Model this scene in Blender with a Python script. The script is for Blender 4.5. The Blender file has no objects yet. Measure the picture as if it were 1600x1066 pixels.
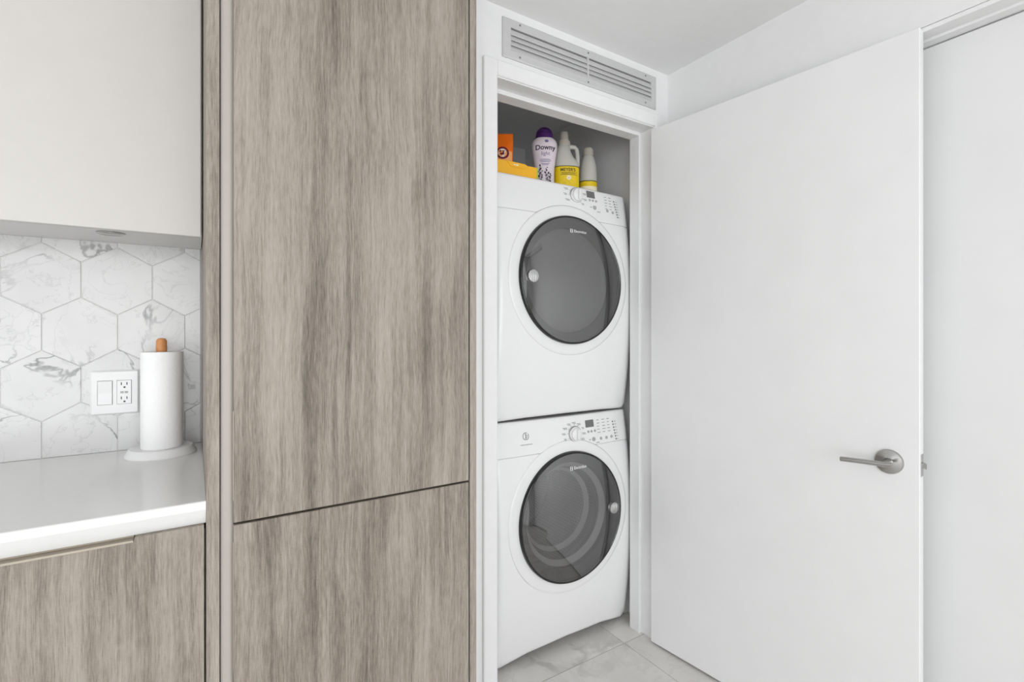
import bpy, bmesh, math, random
from mathutils import Vector, Matrix

random.seed(7)
scene = bpy.context.scene
COL = scene.collection

# ---------------------------------------------------------------- camera
YAW = math.atan(498 / 776)
cam_data = bpy.data.cameras.new('camera')
cam_data.sensor_width = 36.0
cam_data.lens = 776 / 1600 * 36.0
cam_data.shift_y = -15 / 1600
cam_data.clip_start = 0.02
cam = bpy.data.objects.new('camera', cam_data)
cam.location = (0, 0, 1.25)
cam.rotation_euler = (math.pi / 2, 0, -YAW)
COL.objects.link(cam)
scene.camera = cam

# ---------------------------------------------------------------- light, world, exposure
ROOM = dict(x0=-3.4, x1=1.657, y0=-3.6, y1=1.78, h=2.312)
world = bpy.data.worlds.new('daylight')
scene.world = world
world.use_nodes = True
world.node_tree.nodes['Background'].inputs[0].default_value = (0.95, 0.98, 1.0, 1)
world.node_tree.nodes['Background'].inputs[1].default_value = 1.0


def area(name, loc, rot, sx, sy, power, color=(1, 1, 1), spread=math.pi):
    l = bpy.data.lights.new(name, 'AREA')
    l.shape = 'RECTANGLE'
    l.size, l.size_y, l.energy, l.color, l.spread = sx, sy, power, color, spread
    o = bpy.data.objects.new(name, l)
    o.location, o.rotation_euler = loc, rot
    COL.objects.link(o)
    return o


# daylight at the two big window openings behind and to the left of the camera
area('window_back_offscreen', (-0.9, -3.68, 1.15), (math.pi / 2, 0, 0), 4.2, 2.1, 126, (0.968, 0.984, 1.0))
area('window_left_offscreen', (-3.48, -1.3, 1.15), (math.pi / 2, 0, -math.pi / 2), 3.8, 2.1, 43, (0.968, 0.984, 1.0))

vs = scene.view_settings
vs.view_transform = 'Standard'
vs.look = 'None'
vs.gamma = 1.0
vs.use_curve_mapping = False
vs.exposure = -0.36


# ---------------------------------------------------------------- materials
def lin(r, g, b):
    f = lambda c: (c / 255 / 12.92) if c / 255 <= 0.04045 else ((c / 255 + 0.055) / 1.055) ** 2.4
    return (f(r), f(g), f(b), 1)


def newmat(name):
    m = bpy.data.materials.new(name)
    m.use_nodes = True
    nt = m.node_tree
    return m, nt, nt.nodes['Principled BSDF'], nt.links


def node(nt, t, **kw):
    n = nt.nodes.new(t)
    for k, v in kw.items():
        if k.startswith('i_'):
            key = k[2:]
            n.inputs[int(key) if key.isdigit() else key].default_value = v
        else:
            setattr(n, k, v)
    return n


def plain(name, rgb, rough=0.5, metal=0.0, var=0.03, scale=30, bump=0.0, bscale=200, spec=0.5, coat=0.0):
    """paint / plastic / metal with a slight procedural mottling and fine relief"""
    m, nt, p, L = newmat(name)
    c = lin(*rgb)
    tc = node(nt, 'ShaderNodeTexCoord')
    nz = node(nt, 'ShaderNodeTexNoise', i_Scale=scale, i_Detail=3.0)
    L.new(tc.outputs['Object'], nz.inputs['Vector'])
    r = node(nt, 'ShaderNodeValToRGB')
    r.color_ramp.elements[0].position, r.color_ramp.elements[1].position = 0.3, 0.7
    r.color_ramp.elements[0].color = tuple(x * (1 - var) for x in c[:3]) + (1,)
    r.color_ramp.elements[1].color = tuple(min(1, x * (1 + var)) for x in c[:3]) + (1,)
    L.new(nz.outputs['Fac'], r.inputs['Fac'])
    L.new(r.outputs['Color'], p.inputs['Base Color'])
    p.inputs['Roughness'].default_value = rough
    p.inputs['Metallic'].default_value = metal
    p.inputs['Specular IOR Level'].default_value = spec
    p.inputs['Coat Weight'].default_value = coat
    if bump:
        n2 = node(nt, 'ShaderNodeTexNoise', i_Scale=bscale, i_Detail=2.0)
        L.new(tc.outputs['Object'], n2.inputs['Vector'])
        b = node(nt, 'ShaderNodeBump', i_Strength=bump, i_Distance=0.001)
        L.new(n2.outputs['Fac'], b.inputs['Height'])
        L.new(b.outputs['Normal'], p.inputs['Normal'])
    return m


def wood(name, tone=1.0):
    m, nt, p, L = newmat(name)
    tc = node(nt, 'ShaderNodeTexCoord')
    oi = node(nt, 'ShaderNodeObjectInfo')
    off = node(nt, 'ShaderNodeVectorMath', operation='MULTIPLY')
    L.new(oi.outputs['Random'], off.inputs[0])
    off.inputs[1].default_value = (7.0, 3.0, 5.0)
    add = node(nt, 'ShaderNodeVectorMath', operation='ADD')
    L.new(tc.outputs['Object'], add.inputs[0])
    L.new(off.outputs[0], add.inputs[1])
    # slow sideways warp so the grain drifts a little
    wn = node(nt, 'ShaderNodeTexNoise', i_Scale=2.5, i_Detail=2.0)
    L.new(add.outputs[0], wn.inputs['Vector'])
    wm = node(nt, 'ShaderNodeMath', operation='MULTIPLY_ADD', i_1=0.03, i_2=-0.015)
    L.new(wn.outputs['Fac'], wm.inputs[0])
    wc = node(nt, 'ShaderNodeCombineXYZ')
    L.new(wm.outputs[0], wc.inputs[0])
    wadd = node(nt, 'ShaderNodeVectorMath', operation='ADD')
    L.new(add.outputs[0], wadd.inputs[0])
    L.new(wc.outputs[0], wadd.inputs[1])

    def streak(sx, sz, scale, detail, rough=0.6, src=None):
        mp = node(nt, 'ShaderNodeMapping')
        mp.inputs['Scale'].default_value = (sx, sx, sz)
        L.new((src or wadd).outputs[0], mp.inputs['Vector'])
        n = node(nt, 'ShaderNodeTexNoise', i_Scale=scale, i_Detail=detail, i_Roughness=rough)
        L.new(mp.outputs[0], n.inputs['Vector'])
        return n.outputs['Fac']

    bands = streak(1, 0.045, 18, 4.0, 0.65)
    mid = streak(1, 0.035, 60, 4.0, 0.7)
    fine = streak(1, 0.03, 260, 3.0, 0.7)
    blot = streak(1, 0.35, 9, 5.0, 0.65)
    fleck = streak(1, 0.06, 560, 2.0, 0.6)
    saw = streak(0.22, 1.0, 700, 2.0, 0.6, src=add)

    def wsum(*pairs):
        acc = None
        for s, w in pairs:
            mm = node(nt, 'ShaderNodeMath', operation='MULTIPLY_ADD', i_1=w, i_2=-0.5 * w)
            L.new(s, mm.inputs[0])
            if acc is None:
                acc = mm.outputs[0]
            else:
                a = node(nt, 'ShaderNodeMath', operation='ADD')
                L.new(acc, a.inputs[0])
                L.new(mm.outputs[0], a.inputs[1])
                acc = a.outputs[0]
        a = node(nt, 'ShaderNodeMath', operation='ADD', i_1=0.5)
        L.new(acc, a.inputs[0])
        return a.outputs[0]

    v = wsum((bands, 0.95), (mid, 0.55), (fine, 0.6), (fleck, 0.68), (blot, 0.62), (saw, 0.22))
    r = node(nt, 'ShaderNodeValToRGB')
    e = r.color_ramp.elements
    t = lambda a, b, c: lin(a * tone, b * tone, c * tone)
    e[0].position, e[0].color = 0.08, t(88, 80, 71)
    e[1].position, e[1].color = 0.92, t(174, 165, 156)
    x = e.new(0.36); x.color = t(128, 119, 109)
    x = e.new(0.60); x.color = t(154, 145, 135)
    L.new(v, r.inputs['Fac'])
    L.new(r.outputs['Color'], p.inputs['Base Color'])
    p.inputs['Roughness'].default_value = 0.55
    p.inputs['Specular IOR Level'].default_value = 0.35
    b = node(nt, 'ShaderNodeBump', i_Strength=0.25, i_Distance=0.0006)
    L.new(v, b.inputs['Height'])
    L.new(b.outputs['Normal'], p.inputs['Normal'])
    return m


def marble(name, base, vein, scale=5.0, width=0.03, rough=0.2, seed=0.0, strength=0.8, cloud=0.06):
    m, nt, p, L = newmat(name)
    tc = node(nt, 'ShaderNodeTexCoord')
    oi = node(nt, 'ShaderNodeObjectInfo')
    off = node(nt, 'ShaderNodeVectorMath', operation='MULTIPLY_ADD')
    L.new(oi.outputs['Random'], off.inputs[0])
    off.inputs[1].default_value = (13.0, 29.0, 17.0)
    off.inputs[2].default_value = (seed, seed, seed)
    add = node(nt, 'ShaderNodeVectorMath', operation='ADD')
    L.new(tc.outputs['Object'], add.inputs[0])
    L.new(off.outputs[0], add.inputs[1])

    def ridge(sc, wid, dist):
        n = node(nt, 'ShaderNodeTexNoise', i_Scale=sc, i_Detail=5.0, i_Roughness=0.55, i_Distortion=dist)
        L.new(add.outputs[0], n.inputs['Vector'])
        a = node(nt, 'ShaderNodeMath', operation='SUBTRACT', i_1=0.5)
        L.new(n.outputs['Fac'], a.inputs[0])
        b = node(nt, 'ShaderNodeMath', operation='ABSOLUTE')
        L.new(a.outputs[0], b.inputs[0])
        c = node(nt, 'ShaderNodeMapRange', i_1=0.0, i_2=wid, i_3=1.0, i_4=0.0)
        c.interpolation_type = 'SMOOTHSTEP'
        L.new(b.outputs[0], c.inputs[0])
        return c.outputs[0]

    mask = node(nt, 'ShaderNodeTexNoise', i_Scale=scale * 1.3, i_Detail=2.0)
    L.new(add.outputs[0], mask.inputs['Vector'])
    mk = node(nt, 'ShaderNodeMapRange', i_1=0.42, i_2=0.66, i_3=0.0, i_4=1.0)
    L.new(mask.outputs['Fac'], mk.inputs[0])
    v1 = ridge(scale, width, 0.6)
    v2 = ridge(scale * 2.3, width * 0.7, 0.9)
    m1 = node(nt, 'ShaderNodeMath', operation='MULTIPLY')
    L.new(v1, m1.inputs[0]); L.new(mk.outputs[0], m1.inputs[1])
    m2 = node(nt, 'ShaderNodeMath', operation='MULTIPLY', i_1=0.22)
    L.new(v2, m2.inputs[0])
    mx = node(nt, 'ShaderNodeMath', operation='MAXIMUM')
    L.new(m1.outputs[0], mx.inputs[0]); L.new(m2.outputs[0], mx.inputs[1])
    ms = node(nt, 'ShaderNodeMath', operation='MULTIPLY', i_1=strength)
    L.new(mx.outputs[0], ms.inputs[0])
    cl = node(nt, 'ShaderNodeTexNoise', i_Scale=scale * 1.6, i_Detail=4.0)
    L.new(add.outputs[0], cl.inputs['Vector'])
    cr = node(nt, 'ShaderNodeValToRGB')
    bc = lin(*base)
    cr.color_ramp.elements[0].position, cr.color_ramp.elements[1].position = 0.3, 0.65
    cr.color_ramp.elements[0].color = tuple(x * (1 - 2 * cloud) for x in bc[:3]) + (1,)
    cr.color_ramp.elements[1].color = bc
    L.new(cl.outputs['Fac'], cr.inputs['Fac'])
    mix = node(nt, 'ShaderNodeMix', data_type='RGBA')
    L.new(ms.outputs[0], mix.inputs['Factor'])
    L.new(cr.outputs['Color'], mix.inputs[6])
    mix.inputs[7].default_value = lin(*vein)
    L.new(mix.outputs[2], p.inputs['Base Color'])
    p.inputs['Roughness'].default_value = rough
    return m


def glassy(name, tint, coat=0.2, rough=0.02):
    """tinted see-through glass: clear tint plus a mirror-like coat"""
    m = bpy.data.materials.new(name)
    m.use_nodes = True
    nt = m.node_tree
    nt.nodes.clear()
    out = node(nt, 'ShaderNodeOutputMaterial')
    tr = node(nt, 'ShaderNodeBsdfTransparent')
    tr.inputs[0].default_value = lin(*tint)
    gl = node(nt, 'ShaderNodeBsdfGlossy')
    gl.inputs['Roughness'].default_value = rough
    mx = node(nt, 'ShaderNodeMixShader')
    mx.inputs[0].default_value = coat
    nt.links.new(tr.outputs[0], mx.inputs[1])
    nt.links.new(gl.outputs[0], mx.inputs[2])
    nt.links.new(mx.outputs[0], out.inputs[0])
    return m


def perforated(name):
    """stainless drum steel with rows of punched holes"""
    m, nt, p, L = newmat(name)
    tc = node(nt, 'ShaderNodeTexCoord')
    # wrap the hole grid round the drum axis (drum centre 0.527 m above the machine's base)
    sp = node(nt, 'ShaderNodeSeparateXYZ')
    L.new(tc.outputs['Object'], sp.inputs[0])
    dz_ = node(nt, 'ShaderNodeMath', operation='SUBTRACT', i_1=0.527)
    L.new(sp.outputs[2], dz_.inputs[0])
    an_ = node(nt, 'ShaderNodeMath', operation='ARCTAN2')
    L.new(dz_.outputs[0], an_.inputs[0]); L.new(sp.outputs[0], an_.inputs[1])
    am_ = node(nt, 'ShaderNodeMath', operation='MULTIPLY', i_1=0.25)
    L.new(an_.outputs[0], am_.inputs[0])
    cb = node(nt, 'ShaderNodeCombineXYZ')
    L.new(am_.outputs[0], cb.inputs[0]); L.new(sp.outputs[1], cb.inputs[1])
    vo = node(nt, 'ShaderNodeTexVoronoi', i_Scale=75.0, i_Randomness=0.0)
    vo.voronoi_dimensions = '2D'
    L.new(cb.outputs[0], vo.inputs['Vector'])
    r = node(nt, 'ShaderNodeValToRGB')
    r.color_ramp.elements[0].position, r.color_ramp.elements[0].color = 0.26, lin(150, 150, 150)
    r.color_ramp.elements[1].position, r.color_ramp.elements[1].color = 0.34, lin(235, 235, 235)
    L.new(vo.outputs['Distance'], r.inputs['Fac'])
    L.new(r.outputs['Color'], p.inputs['Base Color'])
    p.inputs['Metallic'].default_value = 0.35
    p.inputs['Roughness'].default_value = 0.35
    return m


def towel(name):
    m, nt, p, L = newmat(name)
    tc = node(nt, 'ShaderNodeTexCoord')
    vo = node(nt, 'ShaderNodeTexVoronoi', i_Scale=110.0)
    L.new(tc.outputs['Object'], vo.inputs['Vector'])
    b = node(nt, 'ShaderNodeBump', i_Strength=0.35, i_Distance=0.0012)
    L.new(vo.outputs['Distance'], b.inputs['Height'])
    L.new(b.outputs['Normal'], p.inputs['Normal'])
    p.inputs['Base Color'].default_value = lin(252, 252, 252)
    p.inputs['Roughness'].default_value = 0.95
    return m


def brushed(name, rgb, rough=0.28):
    m, nt, p, L = newmat(name)
    tc = node(nt, 'ShaderNodeTexCoord')
    nz = node(nt, 'ShaderNodeTexNoise', i_Scale=400.0, i_Detail=2.0)
    mp = node(nt, 'ShaderNodeMapping')
    mp.inputs['Scale'].default_value = (1, 1, 0.05)
    L.new(tc.outputs['Object'], mp.inputs[0]); L.new(mp.outputs[0], nz.inputs['Vector'])
    r = node(nt, 'ShaderNodeMapRange', i_3=rough * 0.8, i_4=rough * 1.3)
    L.new(nz.outputs['Fac'], r.inputs[0])
    L.new(r.outputs[0], p.inputs['Roughness'])
    p.inputs['Base Color'].default_value = lin(*rgb)
    p.inputs['Metallic'].default_value = 1.0
    return m


M = {}
M['paint'] = plain('white_wall_paint', (238, 238, 238), 0.6, var=0.01, bump=0.05, bscale=350)
M['ceiling'] = plain('ceiling_paint', (242, 242, 242), 0.8, var=0.01, bump=0.05, bscale=350)
M['trim'] = plain('semi_gloss_trim_paint', (238, 238, 238), 0.4, var=0.01)
M['door'] = plain('satin_door_paint', (236, 236, 236), 0.38, var=0.012, scale=8, bump=0.04, bscale=120)
M['wood'] = wood('grey_brown_oak_laminate', 1.01)
M['cream'] = plain('warm_white_lacquer', (208, 205, 201), 0.35, var=0.008)
M['carcass'] = plain('warm_white_carcass', (226, 225, 224), 0.5, var=0.01)
M['channel'] = plain('champagne_aluminium_channel', (178, 171, 165), 0.45, metal=0.0, var=0.01)
M['edge'] = plain('champagne_edge_profile', (170, 160, 146), 0.4, metal=0.5, var=0.02)
M['quartz'] = plain('white_quartz_worktop', (232, 232, 231), 0.16, var=0.012, scale=60)
M['tile'] = marble('calacatta_hexagon_tile', (222, 222, 221), (100, 103, 102), 4.0, 0.016, 0.22)
M['grout'] = plain('pale_grout', (240, 240, 239), 0.9)
M['floor_tile'] = marble('grey_marble_floor_tile', (230, 227, 223), (186, 183, 179), 2.6, 0.05, 0.28, seed=3.0, strength=0.9)
M['floor_grout'] = plain('grey_floor_grout', (192, 190, 187), 0.9)
M['plastic'] = plain('white_plastic', (240, 240, 240), 0.35, var=0.005)
M['slot_shade'] = plain('outlet_slot_shade', (70, 70, 70), 0.6)  # dark colour painting the shade inside the socket's slots and holes
M['enamel'] = plain('white_appliance_enamel', (238, 238, 238), 0.2, var=0.004, coat=0.2)
M['enamel_shell'] = plain('appliance_cabinet_white', (226, 226, 226), 0.35, var=0.006)
M['black'] = plain('black_gloss_rim', (16, 16, 16), 0.12)
M['bezel'] = plain('charcoal_bezel', (62, 62, 62), 0.4)
M['glass'] = glassy('smoked_door_glass', (182, 182, 182), 0.225)
M['bowl'] = glassy('clear_inner_bowl', (225, 225, 225), 0.08)
M['dryer_bowl'] = plain('grey_inner_door_shield', (150, 150, 150), 0.3, var=0.02)
M['bowl_glint'] = plain('bowl_glint_pale', (215, 215, 215), 0.3)  # pale colour painting the bright arcs on the bowl's rim
M['gasket'] = plain('grey_rubber_gasket', (205, 205, 205), 0.5)
M['drum'] = perforated('perforated_drum_steel')
M['drum_plain'] = plain('dryer_drum_enamel', (170, 170, 170), 0.4)
M['chrome'] = brushed('brushed_chrome', (205, 205, 205), 0.28)
M['steel'] = brushed('brushed_steel', (178, 177, 175), 0.18)
M['dial_ring'] = plain('silver_dial_ring', (168, 168, 168), 0.3, metal=0.7)
M['display'] = plain('grey_lcd', (112, 112, 112), 0.25)
M['print'] = plain('grey_panel_print', (128, 128, 130), 0.6)
M['print_dark'] = plain('charcoal_panel_print', (72, 72, 74), 0.6)
M['logo_white'] = plain('pale_lettering', (232, 232, 232), 0.5)
M['button'] = plain('grey_button', (172, 172, 172), 0.35)
M['vent'] = plain('grey_vent_aluminium', (208, 208, 208), 0.42, metal=0.25, var=0.01)
M['screw'] = plain('screw_steel', (140, 140, 140), 0.35, metal=0.9)
M['towel'] = towel('quilted_paper_towel')
M['knob_wood'] = plain('orange_beech_wood', (208, 142, 88), 0.5, var=0.12, scale=60)
M['purple'] = plain('deep_purple_cap', (66, 22, 92), 0.35, var=0.05)
M['lilac'] = plain('pale_lilac_bottle', (226, 214, 222), 0.4, var=0.04, scale=20)
M['ink'] = plain('dark_navy_ink', (34, 28, 52), 0.6)
M['lav_ink'] = plain('lavender_ink', (120, 108, 150), 0.6)
M['jug'] = plain('pale_grey_plastic', (196, 194, 186), 0.42, var=0.01)
M['jug_cap'] = plain('beige_cap', (190, 184, 172), 0.45)
M['yellow'] = plain('yellow_label', (238, 204, 20), 0.5, var=0.10, scale=130)
M['label_edge'] = plain('dark_olive_label_border', (92, 92, 24), 0.6)
M['label_ink'] = plain('olive_lettering', (84, 74, 20), 0.6)
M['label_white'] = plain('cream_flower', (250, 240, 215), 0.6)
M['orange'] = plain('orange_pouch_film', (238, 112, 22), 0.3, var=0.08, scale=25)
M['orange_light'] = plain('peach_panel_print', (250, 176, 110), 0.4, var=0.05)
M['maroon'] = plain('maroon_emblem', (110, 18, 52), 0.5)
M['box_yellow'] = plain('golden_yellow_card', (242, 180, 24), 0.45, var=0.03)
M['green'] = plain('lime_box_stripe', (150, 196, 60), 0.5)
M['board'] = plain('white_filler_board', (214, 213, 211), 0.55, var=0.02)

# ---------------------------------------------------------------- builders
ORG = {}


def link(o, parent=None, loc=(0, 0, 0)):
    COL.objects.link(o)
    if parent is not None:
        o.parent = parent
        o.location = Vector(loc) - ORG[parent.name]
    else:
        o.location = loc
    ORG[o.name] = Vector(loc)
    return o


def empty(name, loc, label=None, cat=None, group=None, kind=None):
    o = bpy.data.objects.new(name, None)
    o.empty_display_size = 0.05
    link(o, None, loc)
    return tag(o, label, cat, group, kind)


def tag(o, label=None, cat=None, group=None, kind=None):
    for k, v in (('label', label), ('category', cat), ('group', group), ('kind', kind)):
        if v:
            o[k] = v
    return o


def obj(name, bm, mat, parent=None, smooth=False, loc=None, angle=40):
    """world-space bmesh -> one mesh object whose origin sits at its thing's base (or at loc)"""
    if loc is None:
        loc = ORG[parent.name] if parent is not None else Vector((0, 0, 0))
    bmesh.ops.recalc_face_normals(bm, faces=bm.faces)
    bmesh.ops.translate(bm, verts=bm.verts, vec=-Vector(loc))
    me = bpy.data.meshes.new(name)
    bm.to_mesh(me)
    bm.free()
    me.materials.append(M[mat] if isinstance(mat, str) else mat)
    if smooth:
        for f in me.polygons:
            f.use_smooth = True
        try:
            me.set_sharp_from_angle(angle=math.radians(angle))
        except Exception:
            pass
    return link(bpy.data.objects.new(name, me), parent, loc)


def add_box(bm, x0, x1, y0, y1, z0, z1, bevel=0.0, seg=1):
    r = bmesh.ops.create_cube(bm, size=1.0)
    vs_ = r['verts']
    for v in vs_:
        v.co = Vector(((x0 + x1) / 2 + v.co.x * (x1 - x0), (y0 + y1) / 2 + v.co.y * (y1 - y0), (z0 + z1) / 2 + v.co.z * (z1 - z0)))
    if bevel:
        es = list({e for v in vs_ for e in v.link_edges})
        bmesh.ops.bevel(bm, geom=es, offset=bevel, segments=seg, affect='EDGES', profile=0.5)
    return bm


def box(name, x0, x1, y0, y1, z0, z1, mat, parent=None, bevel=0.0, seg=1, smooth=False):
    return obj(name, add_box(bmesh.new(), x0, x1, y0, y1, z0, z1, bevel, seg), mat, parent, smooth)


def boxes(name, lst, mat, parent=None, bevel=0.0):
    bm = bmesh.new()
    for b in lst:
        add_box(bm, *b, bevel=bevel)
    return obj(name, bm, mat, parent)


def add_prism(bm, pts, axis, a, b):
    """extrude polygon pts (2D) along axis 'x','y' or 'z' from a to b"""
    def P(p, t):
        return {'x': (t, p[0], p[1]), 'y': (p[0], t, p[1]), 'z': (p[0], p[1], t)}[axis]
    lo = [bm.verts.new(P(p, a)) for p in pts]
    hi = [bm.verts.new(P(p, b)) for p in pts]
    n = len(pts)
    bm.faces.new(lo)
    bm.faces.new(hi[::-1])
    for i in range(n):
        bm.faces.new((lo[i], lo[(i + 1) % n], hi[(i + 1) % n], hi[i]))
    return bm


def add_tube(bm, pts, rad, seg=14, caps=True):
    pts = [Vector(p) for p in pts]
    rads = rad if isinstance(rad, (list, tuple)) else [rad] * len(pts)
    rings = []
    up = None
    for i, p in enumerate(pts):
        d = (pts[min(i + 1, len(pts) - 1)] - pts[max(i - 1, 0)]).normalized()
        if up is None:
            up = d.orthogonal().normalized()
        up = (up - d * up.dot(d)).normalized()
        s = d.cross(up)
        rings.append([bm.verts.new(p + (up * math.cos(2 * math.pi * k / seg) + s * math.sin(2 * math.pi * k / seg)) * rads[i]) for k in range(seg)])
    for a, b in zip(rings, rings[1:]):
        for k in range(seg):
            bm.faces.new((a[k], a[(k + 1) % seg], b[(k + 1) % seg], b[k]))
    if caps:
        bm.faces.new(rings[0][::-1])
        bm.faces.new(rings[-1])
    return bm


def add_revolve(bm, prof, mat4=None, seg=48, close=True):
    """prof: list of (r, z) turned about the z axis; mat4 moves it into place"""
    mat4 = mat4 or Matrix.Identity(4)
    rings = []
    for r, z in prof:
        if r < 1e-6:
            rings.append([bm.verts.new(mat4 @ Vector((0, 0, z)))])
        else:
            rings.append([bm.verts.new(mat4 @ Vector((r * math.cos(2 * math.pi * k / seg), r * math.sin(2 * math.pi * k / seg), z))) for k in range(seg)])
    for a, b in zip(rings, rings[1:]):
        for k in range(seg):
            k2 = (k + 1) % seg
            if len(a) == 1 and len(b) == 1:
                continue
            if len(a) == 1:
                bm.faces.new((a[0], b[k], b[k2]))
            elif len(b) == 1:
                bm.faces.new((a[k], a[k2], b[0]))
            else:
                bm.faces.new((a[k], a[k2], b[k2], b[k]))
    return bm


def add_oval(bm, prof, mat4=None, seg=36, power=2.0):
    """prof: (z, centre offset x, half width, half depth) cross-sections, capped both ends"""
    mat4 = mat4 or Matrix.Identity(4)
    rings = []
    for z, cx, a, b in prof:
        ring = []
        for k in range(seg):
            t = 2 * math.pi * k / seg
            c, s = math.cos(t), math.sin(t)
            x = math.copysign(abs(c) ** (2 / power), c) * a
            y = math.copysign(abs(s) ** (2 / power), s) * b
            ring.append(bm.verts.new(mat4 @ Vector((cx + x, y, z))))
        rings.append(ring)
    for p, q in zip(rings, rings[1:]):
        for k in range(seg):
            bm.faces.new((p[k], p[(k + 1) % seg], q[(k + 1) % seg], q[k]))
    bm.faces.new(rings[0][::-1])
    bm.faces.new(rings[-1])
    return bm


def text_polys(body, size, bold=0.0, sx=1.0, shear=0.0):
    """flat text as (verts2d, faces) with its centre at the origin, from Blender's built-in font"""
    cu = bpy.data.curves.new('lettering_tmp', 'FONT')
    cu.body, cu.size, cu.offset, cu.shear = body, size, bold, shear
    cu.align_x, cu.align_y = 'CENTER', 'CENTER'
    cu.resolution_u = 3
    o = bpy.data.objects.new('lettering_tmp', cu)
    COL.objects.link(o)
    dg = bpy.context.evaluated_depsgraph_get()
    dg.update()
    me = bpy.data.meshes.new_from_object(o.evaluated_get(dg))
    vs_ = [(v.co.x * sx, v.co.y) for v in me.vertices]
    fs = [tuple(p.vertices) for p in me.polygons]
    bpy.data.objects.remove(o)
    bpy.data.curves.remove(cu)
    bpy.data.meshes.remove(me)
    return vs_, fs


def add_text(bm, body, size, place, bold=0.0, sx=1.0, shear=0.0):
    v2, fs = text_polys(body, size, bold, sx, shear)
    vv = [bm.verts.new(place(x, y)) for x, y in v2]
    for f in fs:
        try:
            bm.faces.new([vv[i] for i in f])
        except ValueError:
            pass
    return bm


# ---------------------------------------------------------------- the room
R = ROOM
CY = 1.385          # face of the laundry closet wall
CX0, CX1 = 0.831, 1.567   # clear closet opening
CH = 2.075          # closet head height
CI = 1.50           # inside face of closet wall
CB = 2.40           # closet back wall
floor = box('floor', R['x0'] - 0.1, 1.85, R['y0'] - 0.1, 2.5, -0.06, -0.004, 'floor_grout')
tag(floor, kind='structure', label='pale grey marble-look tiled floor')
# large-format floor tiles, joints where the photograph shows them
ti = 0
tile_me = {}
for ix in range(-9, 2):
    for iy in range(-5, 2):
        x0, y0 = 1.455 + (ix - 1) * 0.6, 1.433 + (iy - 1) * 1.2
        x1, y1 = x0 + 0.6, y0 + 1.2
        xa, xb = max(x0, R['x0']), min(x1, 1.83)
        ya, yb = max(y0, R['y0']), min(y1, 2.45)
        if xb - xa < 0.02 or yb - ya < 0.02:
            continue
        bm = add_box(bmesh.new(), xa + 0.0012, xb - 0.0012, ya + 0.0012, yb - 0.0012, -0.012, 0.0, 0.0008)
        obj('tile', bm, 'floor_tile', floor, loc=((xa + xb) / 2, (ya + yb) / 2, -0.006))

ceil = box('ceiling', R['x0'] - 0.1, 1.85, R['y0'] - 0.1, 2.5, R['h'], R['h'] + 0.08, 'ceiling')
tag(ceil, kind='structure', label='flat white ceiling')

wall_k = box('wall_back', R['x0'] - 0.1, 0.66, R['y1'], R['y1'] + 0.1, 0, R['h'], 'paint')
tag(wall_k, kind='structure', label='kitchen wall behind the cabinets')
# wall with the closet opening and the vent
w = boxes('wall_closet', [(0.62, CX0 - 0.02, CY, CI, 0, R['h']), (CX1 + 0.02, R['x1'], CY, CI, 0, R['h']),
                          (CX0 - 0.02, CX1 + 0.02, CY, CI, CH + 0.02, 2.170), (CX0 - 0.02, CX1 + 0.02, CY, CI, 2.2605, R['h']),
                          (CX0 - 0.02, 0.8745, CY, CI, 2.170, 2.2605), (1.5555, CX1 + 0.02, CY, CI, 2.170, 2.2605)], 'paint')
tag(w, kind='structure', label='white wall with the laundry closet opening')
# closet interior
w = boxes('wall_closet_right', [(1.632, 1.70, CI, CB, 0, R['h'])], 'paint'); tag(w, kind='structure', label='right side wall inside the laundry closet')
w = boxes('wall_closet_left', [(0.70, 0.775, CI, CB, 0, R['h'])], 'paint'); tag(w, kind='structure', label='left side wall inside the laundry closet')
w = boxes('wall_closet_back', [(0.70, 1.70, CB, CB + 0.08, 0, R['h'])], 'paint'); tag(w, kind='structure', label='back wall inside the laundry closet')
# right wall with a doorway
DY0, DY1, DH = -0.12, 0.72, 2.056
WT = 0.15
w = boxes('wall_right', [(R['x1'], R['x1'] + WT, DY1 + 0.016, CI, 0, R['h']), (R['x1'], R['x1'] + WT, R['y0'], DY0 - 0.016, 0, R['h']),
                         (R['x1'], R['x1'] + WT, DY0 - 0.016, DY1 + 0.016, DH + 0.0145, R['h'])], 'paint')
tag(w, kind='structure', label='white side wall behind the open door')
# window walls out of view
w = boxes('wall_front', [(R['x0'], -3.0, R['y0'] - 0.1, R['y0'], 0, R['h']), (1.2, R['x1'], R['y0'] - 0.1, R['y0'], 0, R['h']),
                         (-3.0, 1.2, R['y0'] - 0.1, R['y0'], 2.2, R['h']), (-3.0, 1.2, R['y0'] - 0.1, R['y0'], 0, 0.1)], 'paint')
tag(w, kind='structure', label='wall with the wide balcony window')
w = boxes('wall_left', [(R['x0'] - 0.1, R['x0'], 0.6, R['y1'], 0, R['h']), (R['x0'] - 0.1, R['x0'], R['y0'], -3.2, 0, R['h']),
                        (R['x0'] - 0.1, R['x0'], -3.2, 0.6, 2.2, R['h']), (R['x0'] - 0.1, R['x0'], -3.2, 0.6, 0, 0.1)], 'paint')
tag(w, kind='structure', label='wall with the wide side window')

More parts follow.
